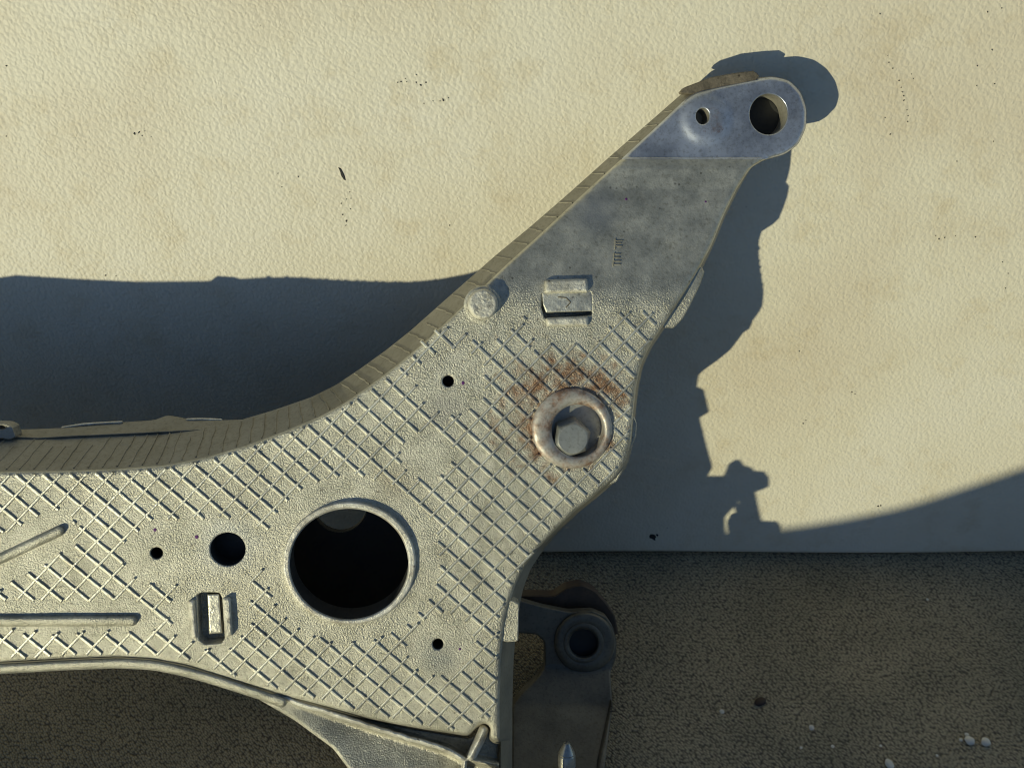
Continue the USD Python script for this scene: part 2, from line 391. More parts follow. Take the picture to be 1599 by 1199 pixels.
# outline of the face: x, y, how far the back edge of the side wall shows beyond it (px), depth of the side wall (mm)
OUT = [(-960, 824, 55, 25), (-430, 784, 55, 25), (-200, 763, 55, 25), (-70, 743, 55, 25), (0, 736, 55, 25), (100, 735, 54, 25), (200, 731, 54, 25), (260, 726, 53, 25), (320, 714, 48, 25), (380, 697, 41, 25), (440, 675, 37, 25),
       (500, 650, 33, 24), (540, 628, 31, 24), (580, 600, 30, 23), (620, 570, 29, 22), (660, 537, 28, 21), (700, 500, 27, 20), (740, 462, 25, 19), (790, 414, 22, 18), (840, 369, 19, 17),
       (900, 313, 16, 15), (960, 258, 15, 12), (1020, 203, 13, 9), (1075, 151, 10, 7), (1090, 143, 5, 6), (1140, 132, 3, 6), (1180, 124, 2, 6), (1205, 120, .6, 7), (1232, 126, .6, 7), (1250, 144, .6, 7),
       (1259, 170, .6, 7), (1258, 200, .6, 7), (1246, 226, .6, 7), (1225, 241, .6, 7), (1192, 250, .6, 7), (1172, 262, .6, 8), (1150, 296, 3, 10), (1130, 336, 3, 12), (1111, 383, 3, 15),
       (1095, 414, 4, 17), (1072, 452, 4, 18), (1040, 502, 4, 20), (1013, 543, 4, 21), (1000, 571, 4, 22), (993, 605, 4, 22), (989, 640, 4, 22), (985, 690, 4, 22), (975, 725, 5, 22), (960, 746, 5, 22),
       (930, 772, 5, 23), (900, 796, 5, 23), (870, 824, 6, 24), (840, 856, 8, 24), (820, 883, 10, 25), (805, 913, 13, 25), (794, 945, 17, 25), (787, 980, 19, 25), (782, 1030, 20, 25), (780, 1100, 20, 25),
       (780, 1158, 20, 25), (764, 1152, 2, 12), (767, 1134, 2, 12), (756, 1127, 2, 12), (745, 1132, 2, 12), (731, 1148, 2, 12), (669, 1139, 4, 40), (624, 1131, 5, 40),
       (580, 1122, 6, 40), (520, 1105, 6, 40), (475, 1093, 6, 40), (430, 1082, 6, 40), (394, 1071, 6, 47), (341, 1054, 6, 47), (289, 1038, 6, 47), (236, 1028, 6, 47), (184, 1025, 6, 47),
       (105, 1028, 6, 47), (50, 1031, 6, 47), (-70, 1037, 6, 47), (-960, 1110, 6, 47)]
out = smooth_loop(OUT, 2.5, 5.0)
# keep the left cut straight
SPLIT_Y = 249.0
def step01(a, b, x):
    t = np.clip((x - a) / (b - a), 0, 1); return t * t * (3 - 2 * t)
def zface(x, y):
    x = np.asarray(x, float); y = np.asarray(y, float)
    z = np.interp(y, [60, 120, 249, 262, 296, 318, 345, 400, 455, 478, 2000], [-16.4, -15.2, -11.8, -10.4, -10.0, -8.1, -6.8, -3.7, -.7, 0, 0])
    z = z * step01(640, 760, x + (y < 470) * 60)
    z = z + .35 * np.exp(-((x - 684) ** 2 / 26 ** 2 + (y - 1042) ** 2 / 15 ** 2)) - .25 * np.exp(-((x - 684) ** 2 / 60 ** 2 + (y - 1010) ** 2 / 60 ** 2))
    z = z + 1.5 * (1 - step01(24, 46, np.hypot(x - 1102, y - 186)))
    return z
def zdetail(x, y):
    q = np.stack([x / 60, y / 60, 0 * x], -1)
    return .35 * (fbm(q, 3, 3) - .5)
HOLES = {'big': ell(546, 879, 97, 90), 'mid': ell(356, 857, 27.5, 25.8, 48), 'small_a': ell(700, 595, 8.8, 8.8, 32), 'small_b': ell(245, 863, 9.5, 8.8, 32), 'small_c': ell(684, 1005, 8.2, 8.2, 32),
         'bush': ell(902, 671, 47, 47)}
slot_a = rrect(846, 456, 924, 497, 4); slot_a = Polygon([(846, 458), (923, 456), (924, 492), (850, 497), (845, 480)]).buffer(-3).buffer(3)
slot_b = Polygon([(308, 928), (316, 924), (343, 925), (347, 933), (351, 996), (346, 1003), (320, 1005), (311, 998)]).buffer(-3).buffer(3)
full = Polygon(out[:, :2]).buffer(0)
lower = full.intersection(shapely.box(-1100, SPLIT_Y, 2000, 2000))
upper = full.intersection(shapely.box(-200, -200, 2000, SPLIT_Y))
for k in ('big', 'mid', 'small_a', 'small_b', 'small_c', 'bush'):
    lower = lower.difference(Polygon(HOLES[k]))
lower = lower.difference(slot_a).difference(slot_b)
tip_hole = ell(1200, 179, 29.5, 31.5, 56); tip_small = ell(1097, 182, 10.6, 12.6, 32)
upper = upper.difference(Polygon(tip_hole)).difference(Polygon(tip_small))
outer_line = full.exterior
seam = LineString([(0, SPLIT_Y), (2000, SPLIT_Y)])
def face_z(x, y, d):
    pts = shapely.points(np.stack([x, y], -1))
    do = shapely.distance(pts, outer_line)
    z = zface(x, y) + zdetail(x, y) * step01(0, 12, do)
    rr = 8.0
    t = np.clip(do / rr, 0, 1)
    z = z - 2.0 * (1 - np.sqrt(np.clip(1 - (1 - t) ** 2, 0, 1)))
    inner = (do > d + .01) & (np.abs(y - SPLIT_Y) > 1.0)
    ti = np.clip(d / 2.5, 0, 1)
    z = np.where(inner & (d < 2.5), z - .6 * (1 - np.sqrt(np.clip(1 - (1 - ti) ** 2, 0, 1))), z)
    return z
lower = max(polys(lower), key=lambda p: p.area)
obj('front_plate', relief(lower, face_z, 4.0, (0, .5, 1.3, 2.5, 4.5, 8), 2.5), 'cast_aluminium', sub, smooth=True, label='ribbed cast front face with small drilled holes')
upper = max(polys(upper), key=lambda p: p.area)
def tip_z(x, y, d):
    return face_z(x, y, d) - 1.0 * (1 - step01(SPLIT_Y - 3, SPLIT_Y - .5, y)) + .0
obj('arm_end_pad', relief(upper, tip_z, 4.0, (0, .5, 1.3, 2.5, 4.5, 8), 2.5), 'machined_steel_grey', sub, smooth=True, label='smooth bluish machined pad at the end of the arm')

# side wall
xy = out[:, :2]
tang = np.roll(xy, -1, 0) - np.roll(xy, 1, 0); tang /= np.linalg.norm(tang, axis=1)[:, None] + 1e-9
nor = np.stack([tang[:, 1], -tang[:, 0]], 1)                 # outward (loop runs clockwise on screen)
nor = np.stack([gaussian_filter1d(nor[:, k], 3, mode='wrap') for k in range(2)], 1)
zf0 = zface(xy[:, 0], xy[:, 1]) - 2.0 - np.where(xy[:, 1] < SPLIT_Y, 1.0, 0)
def side_pt(i, t):
    """point on the side wall: t = 0 at the face, 1 at the back"""
    q = xy[i] + nor[i] * (out[i, 2] * t)[..., None]
    return P(q[..., 0], q[..., 1], zf0[i] - (out[i, 3] - 2) * t)
ii = np.arange(len(out))
rows = [side_pt(ii, np.full(len(ii), t)) for t in (0, .12, .35, .65, .92)]
e = side_pt(ii, np.full(len(ii), 1.0)); rows.append(e)
sw = loft(rows, closed=True)
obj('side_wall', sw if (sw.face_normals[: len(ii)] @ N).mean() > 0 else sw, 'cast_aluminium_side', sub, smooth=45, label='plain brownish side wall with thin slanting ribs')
# rear plate with the hole that shows through the big one
bq = xy + nor * (out[:, 2:3])
bz = zf0 - (out[:, 3] - 2)
bpoly = Polygon(bq).buffer(0)
bpoly = max(polys(bpoly), key=lambda p: p.area).buffer(-.5)
from scipy.spatial import cKDTree
kt = cKDTree(bq)
def back_z(x, y, d):
    dd, i = kt.query(np.stack([x, y], -1), k=6)
    w = 1 / (dd + 2); w /= w.sum(1)[:, None]
    return (bz[i] * w).sum(1)
rear = bpoly.intersection(shapely.box(-1100, 560, 2000, 2000)).buffer(-22).difference(Polygon(ell(531, 788, 42, 42, 96)))
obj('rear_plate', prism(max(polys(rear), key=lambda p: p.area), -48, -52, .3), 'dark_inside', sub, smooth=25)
arm_back = bpoly.intersection(shapely.box(560, -100, 2000, 620)).buffer(-.3).difference(Polygon(ell(1200, 179, 33, 35))).difference(Polygon(ell(1097, 182, 13, 15)))
obj('rear_plate', relief(max(polys(arm_back), key=lambda p: p.area), back_z, 16, (0,), 5), 'cast_smooth', sub, smooth=True)
web = [P(np.linspace(310, 480, 12), np.full(12, 940.), z) for z in (-76, -114)] + [P(np.linspace(310, 480, 12), np.full(12, 952.), z) for z in (-114, -76)]
obj('rear_web', loft(web + web[:1]), 'dark_inside', sub, smooth=False)

# slanting ribs on the side wall
acc = np.r_[0, np.cumsum(np.linalg.norm(np.diff(xy, axis=0), axis=1))]
i_end = int(np.argmin(np.hypot(xy[:, 0] - 1060, xy[:, 1] - 165)))
s = 45.0
while s < acc[i_end]:
    i0 = int(np.searchsorted(acc, s))
    x0 = xy[i0, 0]
    lean = np.interp(x0, [0, 250, 420, 560, 1100], [50, 34, 20, -12, -16])
    i1 = int(np.searchsorted(acc, max(0, s + lean)))
    if 0 < i1 < len(out):
        tt = np.linspace(.06, .93 if rng.random() < .8 else .7, 7)
        idx = np.round(i0 + (i1 - i0) * tt).astype(int)
        c = side_pt(idx, tt)
        along = side_pt(np.minimum(idx + 2, len(out) - 1), tt) - side_pt(np.maximum(idx - 2, 0), tt)
        along /= np.linalg.norm(along, axis=1)[:, None]
        run = np.gradient(c, axis=0); nn = np.cross(along, run); nn /= np.linalg.norm(nn, axis=1)[:, None]
        nn *= np.sign(nn @ np.array([-.3, 1, .6]))[:, None]
        kk = np.interp(x0, [480, 640], [1.0, .85]); w = .00045 * kk * rng.uniform(.7, 1.3); hh = .00035 * kk * rng.uniform(.7, 1.3)
        m = loft([c - along * w - nn * .0003, c - along * w * .3 + nn * hh, c + along * w * .3 + nn * hh, c + along * w - nn * .0003])
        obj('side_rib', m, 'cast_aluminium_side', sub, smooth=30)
    s += np.interp(x0, [0, 300, 520, 700, 1100], [21, 21, 24, 31, 37]) * rng.uniform(.93, 1.07)

# ---- grid of ribs: a square lattice of lines on the face
HG = [122.59134908, 22.38585209, 18.56853376, 752.44217071, 20.67496460, -20.44205603, .00332207, -.00093846]
def grid(i, j):
    a, b, c, d, e, f, g_, h = HG; w = 1 + g_ * i + h * j
    return np.stack([(a + b * i + c * j) / w, (d + e * i + f * j) / w], -1)
hatch = Polygon([(-60, 742), (0, 741), (100, 740), (200, 736), (262, 731), (322, 719), (384, 702), (444, 680), (504, 655), (545, 632), (585, 604), (626, 573), (648, 551), (655, 533), (668, 525), (686, 508), (700, 512), (700, 525), (728, 521), (727, 530), (708, 548),
                 (694, 540), (680, 553), (668, 560), (652, 575), (634, 590), (651, 601), (634, 622), (660, 627), (664, 634), (684, 642), (688, 648), (700, 655), (703, 647), (718, 646), (720, 652), (733, 637), (752, 622), (756, 607), (757, 600), (756, 589), (752, 583), (753, 574), (756, 568), (733, 553),
                 (732, 540), (737, 528), (746, 536), (752, 533), (756, 545), (776, 528), (792, 520), (805, 504), (818, 492), (823, 499), (812, 514), (810, 524), (830, 527), (834, 533), (826, 548), (845, 548), (858, 539), (866, 536), (878, 548), (895, 538), (905, 536), (912, 548), (925, 540), (940, 527), (950, 508), (964, 496), (966, 486), (974, 495), (984, 486), (986, 500), (1003, 486), (1010, 493), (1018, 486), (1027, 502),
                 (1014, 533), (1000, 562), (994, 582), (988, 610), (984, 646), (979, 696), (961, 733), (936, 758), (895, 790), (858, 828), (817, 883), (799, 915), (788, 940), (779, 966), (776, 1032), (774, 1094), (773, 1122), (745, 1120), (728, 1142),
                 (684, 1137), (640, 1127), (610, 1121), (577, 1114), (553, 1108), (523, 1099), (499, 1092), (469, 1085), (437, 1077), (386, 1061), (360, 1054), (331, 1044), (302, 1032), (276, 1027), (244, 1023), (207, 1021), (171, 1021), (129, 1022), (92, 1023), (50, 1028), (16, 1027), (-60, 1031)])
blank_mid = Polygon([(196, 847), (238, 813), (260, 811), (276, 812), (302, 808), (318, 811), (341, 807), (357, 810), (376, 810), (399, 824), (419, 828), (431, 804), (450, 783), (471, 765), (498, 753), (509, 749), (529, 745), (552, 742), (569, 745), (584, 750), (610, 757), (632, 771), (652, 788), (669, 808), (681, 836), (684, 868), (686, 882), (680, 912), (668, 936), (651, 957), (642, 966), (635, 975), (610, 988), (598, 994), (583, 999), (550, 1003), (517, 1003), (499, 996), (490, 994), (466, 982), (446, 966), (430, 945), (422, 930), (409, 885), (395, 897), (389, 909), (386, 925), (389, 939), (386, 960), (391, 977), (376, 991), (360, 1011), (342, 1020), (323, 1012), (312, 1018), (299, 1000), (273, 993), (262, 985), (270, 977), (262, 966), (270, 957), (262, 950), (268, 942), (262, 928), (276, 913), (256, 918), (234, 911), (224, 914), (211, 902), (205, 890), (194, 881), (186, 872)])
blank_left = Polygon([(-60, 842), (10, 831), (25, 828), (37, 818), (50, 812), (62, 805), (70, 802), (81, 796), (93, 797), (102, 802), (110, 806), (112, 815), (122, 821), (123, 834), (113, 842), (117, 851), (104, 860), (92, 865), (80, 874), (70, 880), (58, 888), (45, 894), (30, 898), (18, 906), (3, 921), (-60, 925)])
blank_low = Polygon([(-60, 937), (16, 937), (22, 930), (28, 937), (58, 938), (78, 934), (97, 939), (118, 932), (139, 939), (160, 934), (179, 937), (200, 934), (215, 940), (236, 953), (247, 966), (238, 984), (222, 990), (210, 995), (202, 986), (186, 992), (168, 984), (150, 996), (126, 984), (107, 996), (87, 986), (70, 998), (50, 981), (34, 990), (21, 982), (-60, 987)])
blank_b = Polygon([(650, 677), (660, 674), (671, 661), (690, 679), (707, 690), (704, 702), (711, 697), (720, 707), (716, 716), (702, 722), (704, 730), (688, 741), (680, 746), (668, 752), (660, 754), (652, 745), (645, 750), (636, 736), (625, 727), (630, 716), (623, 706), (632, 692), (642, 682)])
blank_e = Polygon([(692, 957), (700, 952), (702, 961), (714, 962), (726, 973), (734, 985), (738, 997), (750, 1011), (742, 1022), (734, 1029), (722, 1036), (717, 1048), (700, 1054), (687, 1055), (680, 1062), (676, 1053), (662, 1054), (651, 1046), (640, 1042), (637, 1026), (628, 1018), (634, 1012), (636, 999), (642, 990), (650, 978), (658, 965), (672, 972)])
ring_hole = Polygon(ell(893, 669, 65))
region = hatch.difference(unary_union([blank_mid, blank_left, blank_low, blank_b, blank_e, ring_hole]).buffer(0))
big_guard = Polygon(ell(546, 879, 118, 110))
region = region.difference(big_guard)
nrib = 0
def rib_mesh(a, b):
    a, b = np.asarray(a), np.asarray(b)
    L = np.linalg.norm(b - a); d = (b - a) / L; n2 = np.array([-d[1], d[0]])
    n = max(2, int(L / 9))
    t = np.linspace(0, 1, n + 1)
    c = a + np.outer(t, b - a)
    wob = (noise(np.stack([c[:, 0] / 14, c[:, 1] / 14, 0 * t + d[0] * 9], -1), 2) - .5)
    h = (.78 if d[0] * d[1] < 0 else .56) + .2 * wob
    wb = 2.45 + .6 * wob
    z = zface(c[:, 0], c[:, 1]) + zdetail(c[:, 0], c[:, 1])
    rows = []
    for off, zz in ((-1, -.25), (-1, .0), (-.93, .18), (-.66, .93), (-.4, 1), (.4, 1), (.66, .93), (.93, .18), (1, .0), (1, -.25)):
        q = c + n2 * (off * wb)[:, None]
        if zz > .5:
            q = q.copy(); q[0] += d * 1.6; q[-1] -= d * 1.6
        rows.append(P(q[:, 0], q[:, 1], z + (h * zz if zz > 0 else zz)))
    m = loft(rows)
    k = n + 1; R8 = len(rows)
    cap0 = [[0, (r + 1) * k, r * k] for r in range(1, R8 - 1)]
    cap1 = [[n, r * k + n, (r + 1) * k + n] for r in range(1, R8 - 1)]
    m = trimesh.Trimesh(m.vertices, np.vstack([m.faces, cap0, cap1]), process=False)
    if (m.face_normals @ N).sum() < 0: m = flip(m)
    return m
for fam in (0, 1):
    for k in range(-40, 60):
        u = np.linspace(-45, 60, 2)
        w_ok = []
        uu = np.linspace(-40, 60, 201)
        q = grid(uu, np.full_like(uu, k)) if fam == 0 else grid(np.full_like(uu, k), uu)
        a, b, c, d, e, f, g_, h = HG
        w = 1 + (g_ * uu + h * k if fam == 0 else g_ * k + h * uu)
        q = q[w > .6]
        if len(q) < 2: continue
        inter = LineString([q[0], q[-1]]).intersection(region)
        for sgm in getattr(inter, 'geoms', [inter]):
            if sgm.geom_type != 'LineString' or sgm.length < 7: continue
            co = np.array(sgm.coords)
            if co[:, 0].max() < -12: continue
            if nrib < 299:
                obj('rib', rib_mesh(co[0], co[-1]), 'rib_crest', sub, smooth=50); nrib += 1
print('ribs', nrib, 'rho', RHO, 'lat', LAT, 'elev', math.degrees(elev))

# ---- holes
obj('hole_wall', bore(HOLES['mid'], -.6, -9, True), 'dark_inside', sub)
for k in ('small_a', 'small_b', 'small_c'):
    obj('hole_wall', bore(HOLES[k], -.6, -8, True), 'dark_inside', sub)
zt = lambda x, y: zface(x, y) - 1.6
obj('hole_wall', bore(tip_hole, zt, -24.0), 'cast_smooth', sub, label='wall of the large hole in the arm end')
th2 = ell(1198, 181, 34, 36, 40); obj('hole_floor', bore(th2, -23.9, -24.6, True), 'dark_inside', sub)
obj('hole_wall', bore(tip_small, zt, -23.0, True), 'cast_smooth', sub)
# big collar
collar = Polygon(ell(545.5, 879, 104.5, 96.5, 96)).difference(Polygon(ell(545, 880, 92.3, 86, 96)))
def collar_z(x, y, d):
    inner = np.hypot((x - 545) / 96, (y - 879.5) / 88.8) < 1
    z = -.8 + rnd(d, 2.6, 2.7)
    z = z + .25 * (fbm(np.stack([x / 6, y / 6, 0 * x], -1), 3, 9) - .5) * (d > 1)
    return z
obj('hole_collar', relief(collar, collar_z, 3, (0, .2, .7, 1.5, 2.6, 4), 2.2), 'worn_lip', sub, smooth=True, label='raised worn rim round the large hole')
fil = Polygon(ell(546.5, 878, 116, 108, 96)).difference(Polygon(ell(545.5, 879, 103, 95, 96)))
def fil_z(x, y, d):
    rr = np.hypot((x - 546) / 108.5, (y - 878.5) / 100.3)          # 1 in the middle of the band
    t = np.clip((1.07 - rr) / .14, 0, 1)
    return -.05 + zdetail(x, y) * (1 - t) + .6 * t ** 2.2
obj('collar_fillet', relief(fil, fil_z, 4, (0, 1, 2.5, 5), 3), 'cast_aluminium', sub, smooth=True)
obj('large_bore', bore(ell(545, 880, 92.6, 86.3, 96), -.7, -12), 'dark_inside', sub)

# ---- raised bars
def bar(line, w, h, name='raised_bar', mat='cast_aluminium', z0=zface, rough=0.1, r=None):
    poly = LineString(line).buffer(w, cap_style='round', quad_segs=8)
    return obj(name, mound(poly, z0, h, r or w * .85, 3.5, rough=rough), mat, sub, smooth=True)
bar([(-50, 896), (92, 829)], 8.5, 2.0)
bar([(-50, 970), (206, 969)], 8.5, 2.0)
# rim along the lower edge
rim_c = smooth_loop([(-900, 1112), (-70, 1047), (0, 1044), (105, 1038), (184, 1035), (240, 1038), (289, 1048), (341, 1063), (394, 1080), (440, 1096)], 4, 8, closed=False)
bar(rim_c, 8.0, 1.9, 'edge_rim', z0=-1.2, rough=.3)

# ---- round button and the two slots with their bars
obj('round_button', mound(Polygon(ell(754, 475, 23.5, 24.5)), zface, 4.2, 4, 2.5, rough=.6, seed=4), 'pitted_pad', sub, smooth=True, label='pitted round raised button')
obj('button_fillet', mound(Polygon(ell(754, 477, 30, 31)).difference(Polygon(ell(754, 475, 20))), zface, .35, 9, 3), 'cast_aluminium', sub, smooth=True)
def slot(poly, block, zblock, bars, seed):
    ring = dens(np.array(poly.exterior.coords)[:-1], 3)
    ring = ring[::-1] if Polygon(ring).exterior.is_ccw else ring
    zb = -6.0
    pocket = [relief(poly.buffer(3), lambda x, y, d: zb + zface(x, y), 4, (0,), 4)] + bore(ring[::-1], lambda x, y: zface(x, y) - .5, zb - 1)
    obj('slot_pocket', pocket, 'cast_aluminium', sub, smooth=40, label='sunken slot between two raised bars')
    obj('slot_block', mound(block, lambda x, y: zface(x, y) + zblock, .8, 1.6, 2.5, sink=4, rough=.3, seed=seed), 'rib_crest', sub, smooth=True)
    for q in bars:
        obj('slot_bar', mound(q, zface, 2.2, 4.0, 2.0, rough=.4, seed=seed), 'pitted_pad', sub, smooth=True)
slot(slot_a, Polygon([(845, 456), (925, 454), (926, 487), (852, 489), (847, 476)]), -1.0, [Polygon([(850, 437), (917, 435), (919, 456), (851, 458)]).buffer(-3).buffer(3), Polygon([(852, 496), (919, 494), (919, 509), (854, 510)]).buffer(-3).buffer(3)], 11)
slot(slot_b, Polygon([(323, 927), (343, 926), (348, 988), (326, 990)]), -1.4, [Polygon([(293, 937), (304, 935), (309, 996), (299, 997)]).buffer(-3).buffer(3), Polygon([(347, 933), (360, 931), (364, 992), (352, 995)]).buffer(-3).buffer(3)], 12)
# cast mark in the upper slot and on the arm
def stroke(pts, w, h, name, mat, z0=zface):
    return obj(name, mound(LineString(pts).buffer(w, quad_segs=4), z0, h, w, 1.5, sink=.2), mat, sub, smooth=True)
stroke([(872, 464), (884, 465), (891, 472), (884, 480)], 1.0, .2, 'cast_mark', 'rough_brown', lambda x, y: zface(x, y) - .1)
for yy, x0, x1 in ((376, 962, 972), (380, 962, 970), (384, 962, 971), (397, 961, 968), (402, 960, 968), (408, 959, 969), (413, 959, 969)):
    stroke([(x0, yy), (x1, yy + rng.uniform(-.6, .6))], 1.1, .45, 'cast_mark', 'cast_smooth')
stroke([(961, 373), (960.5, 389)], .9, .4, 'cast_mark', 'cast_smooth')
stroke([(959.5, 395), (957.5, 416)], 1.0, .4, 'cast_mark', 'cast_smooth')
for x, y, r in ((242, 827, 3), (307, 838, 3.2), (723, 598, 3), (718, 1013, 2.2), (978, 311, 2.2), (1102, 315, 1.8)):
    obj('ink_dot', mound(Polygon(ell(x, y, r, r, 14)), lambda a, b: zface(a, b) + zdetail(a, b) + .1, .06, 1.5, 1.5, sink=.2), 'ink_violet', sub, smooth=True)

# ---- tabs behind the edge
def tab(pts, z, mat='cast_aluminium', th=6, label=None):
    return obj('edge_tab', prism(Polygon(pts).buffer(-1.5).buffer(1.5), z, z - th, .4), mat, sub, smooth=25, label=label)
tab([(1085, 410), (1096, 417), (1100, 425), (1093, 445), (1079, 474), (1066, 498), (1052, 512), (1036, 512), (1020, 500)], -5.5, label='rough lug on the right edge of the arm')
tab([(975, 640), (989, 648), (995, 661), (993, 682), (983, 705), (972, 735), (963, 752), (940, 762), (935, 740)], -8, th=30)
tab([(785, 935), (800, 937), (811, 943), (809, 1001), (791, 1002), (780, 1000)], -1.5)
tab([(1060, 146), (1068, 137), (1110, 121), (1150, 114), (1177, 111), (1186, 118), (1180, 128), (1090, 148)], -17, 'rough_brown', 3)

# ---- rear flange behind the beam
rf = Polygon(smooth_loop([(-500, 680), (-70, 672), (20, 671), (100, 668), (150, 663), (190, 659), (240, 656), (262, 648), (285, 652), (300, 656), (345, 656), (400, 654), (440, 641), (480, 625), (530, 612), (500, 660), (400, 700), (-70, 720), (-500, 730)], 3, 4))
def rf_z(x, y, d):
    yl = np.interp(x, [-500, -70, 22, 60, 110, 200, 300, 345, 375, 420, 530], [694, 686, 683, 684, 681, 677, 672, 670, 662, 650, 616])
    return -24.5 - np.clip(yl - y, -20, 60) * .40 - 1.0 * (1 - rnd(d, 2.5, 1))
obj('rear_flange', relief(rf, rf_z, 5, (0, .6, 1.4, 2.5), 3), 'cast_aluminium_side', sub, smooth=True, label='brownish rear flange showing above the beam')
for pts in ([(98, 668), (130, 663), (160, 661), (190, 659.5)], [(292, 655.5), (315, 655), (345, 656)]):
    obj('flange_burr', mound(LineString(pts).buffer(2.6), -32.0, 1.2, 2.4, 2), 'worn_lip', sub, smooth=True)
lipline = smooth_loop([(22, 682), (60, 684), (110, 681), (200, 677), (300, 672), (345, 670), (375, 662), (420, 650)], 4, 4, closed=False)
obj('edge_bead', mound(LineString(lipline).buffer(2.3), -24.5, 1.6, 2.2, 2), 'cast_aluminium_side', sub, smooth=True)
lug = Polygon(smooth_loop([(-30, 661), (8, 661), (20, 666), (23, 676), (26, 682), (14, 687), (2, 684), (-8, 690), (-30, 690)], 2, 2)).difference(Polygon(ell(2, 667, 7, 3, 20)))
obj('edge_lug', prism(lug, -21, -27, .35), 'cast_smooth', sub, smooth=25, label='rounded lug at the left end of the beam edge')

# ---- lower flange, ridge, peg
lf = Polygon(smooth_loop([(392, 1080), (430, 1085), (475, 1096), (560, 1119), (640, 1136), (735, 1152), (768, 1128), (779, 1160), (779, 1206), (738, 1224), (738, 1460), (610, 1460), (548, 1205), (520, 1168), (460, 1124), (405, 1092)], 3, 3))
ridge = LineString([(430, 1085), (500, 1107), (545, 1122), (600, 1140), (660, 1158), (700, 1170), (724, 1184)])
def lf_z(x, y, d):
    below = y - np.interp(x, [400, 430, 500, 545, 600, 660, 700, 724, 790], [1077, 1085, 1107, 1122, 1140, 1158, 1170, 1184, 1196])
    deep = np.interp(x, [400, 500, 600, 730], [-2.5, -5, -8.5, -12])
    z = np.where(below > 0, -3.5 + np.interp(below, [0, 9, 60, 120, 400], [0, -7.5, -2, 4, 0]) * step01(430, 560, x), deep + (below > -9) * (below + 9) / 9 * (-3.5 - deep))
    return z - 1.5 * (1 - rnd(d, 5, 1)) + .3 * (fbm(np.stack([x / 12, y / 12, 0 * x], -1), 3, 21) - .5)
obj('lower_flange', relief(lf, lf_z, 3.5, (0, 1, 2.5, 5), 3), 'cast_aluminium', sub, smooth=True, label='sunken lower flange with a rough parting ridge')
rl = np.array(ridge.coords)
rl = dens(rl, 3, closed=False); rl[:, 1] += 2.2 * (noise(np.stack([rl[:, 0] / 11, 0 * rl[:, 0], 0 * rl[:, 0]], -1), 4) - .5)
obj('parting_ridge', mound(LineString(rl).buffer(4.2), -3.8, 1.7, 3.8, 2, rough=.7, seed=8), 'worn_lip', sub, smooth=True)
obj('cast_peg', mound(LineString([(756, 1138), (747, 1158), (735, 1181)]).buffer(8.5), -7.5, 6.0, 8, 2.5, sink=4, rough=.6, seed=13), 'worn_lip', sub, smooth=True, label='rounded peg in the pit at the lower corner')
obj('cast_web', mound(LineString([(738, 1180), (726, 1186), (722, 1215)]).buffer(4.5), -6.0, 3.0, 4.2, 2.5, sink=3, rough=.5, seed=14), 'worn_lip', sub, smooth=True)
lower_wall = strip(P(np.full(40, 782.0), np.linspace(1120, 1210, 40), -8), P(np.full(40, 800.0), np.linspace(1120, 1210, 40), -30))
obj('lower_side', flip(lower_wall), 'cast_aluminium_side', sub, smooth=False)

obj('rear_leg', prism(Polygon([(535, 1162), (795, 1162), (795, 1330), (490, 1330), (490, 1206), (548, 1206)]), -31, -36, .3), 'cast_aluminium_side', sub, smooth=25)

# ---- bushing ring with the bolt inside
RC = (893, 669)
def tor(r_in, r_out, cx, cy, ox, oy, h, z0, n=96, m=14):
    rows = []
    for k in range(m + 1):
        a = math.pi * k / m
        f = .5 - .5 * math.cos(a)
        rr = r_out + (r_in - r_out) * f
        l = ell(cx + ox * f, cy + oy * f, rr, rr, n)
        rows.append(P(l[:, 0], l[:, 1], z0 + h * math.sin(a) ** .7))
    mm = loft(rows, closed=True)
    if (mm.face_normals @ N).sum() < 0: mm = flip(mm)
    return mm
ring = obj('bushing_ring', tor(40.5, 63, 893, 669, 9, 3, 2.6, -.4), 'rusty_ring', sub, smooth=True, label='rust-stained steel bushing ring')
rl2 = ell(902, 672, 40.8, 40.8, 96)
obj('ring_bore', bore(rl2, -.2, -7.0), 'rusty_ring', ring, smooth=40)
dl = ell(899, 676, 46, 46, 64); dv = P(dl[:, 0], dl[:, 1], -6.4)
disc = trimesh.Trimesh(np.vstack([dv, dv.mean(0)]), [[i, (i + 1) % 64, 64] for i in range(64)], process=False)
obj('bolt_washer', disc if (disc.face_normals @ N).sum() > 0 else flip(disc), 'zinc_bolt', sub, smooth=False)
bc = np.array([893.5, 684.0]); ax = P(*bc, 0)
e1 = np.array([1, 0, 0]) - N[0] * N; e1 /= np.linalg.norm(e1); e2 = np.cross(N, e1)
def hexring(rad, z, n=6, rot=.5):
    t = np.linspace(0, 2 * np.pi, n, endpoint=False) + rot
    return ax + N * z + rad * (np.outer(np.cos(t), e1) + np.outer(np.sin(t), e2))
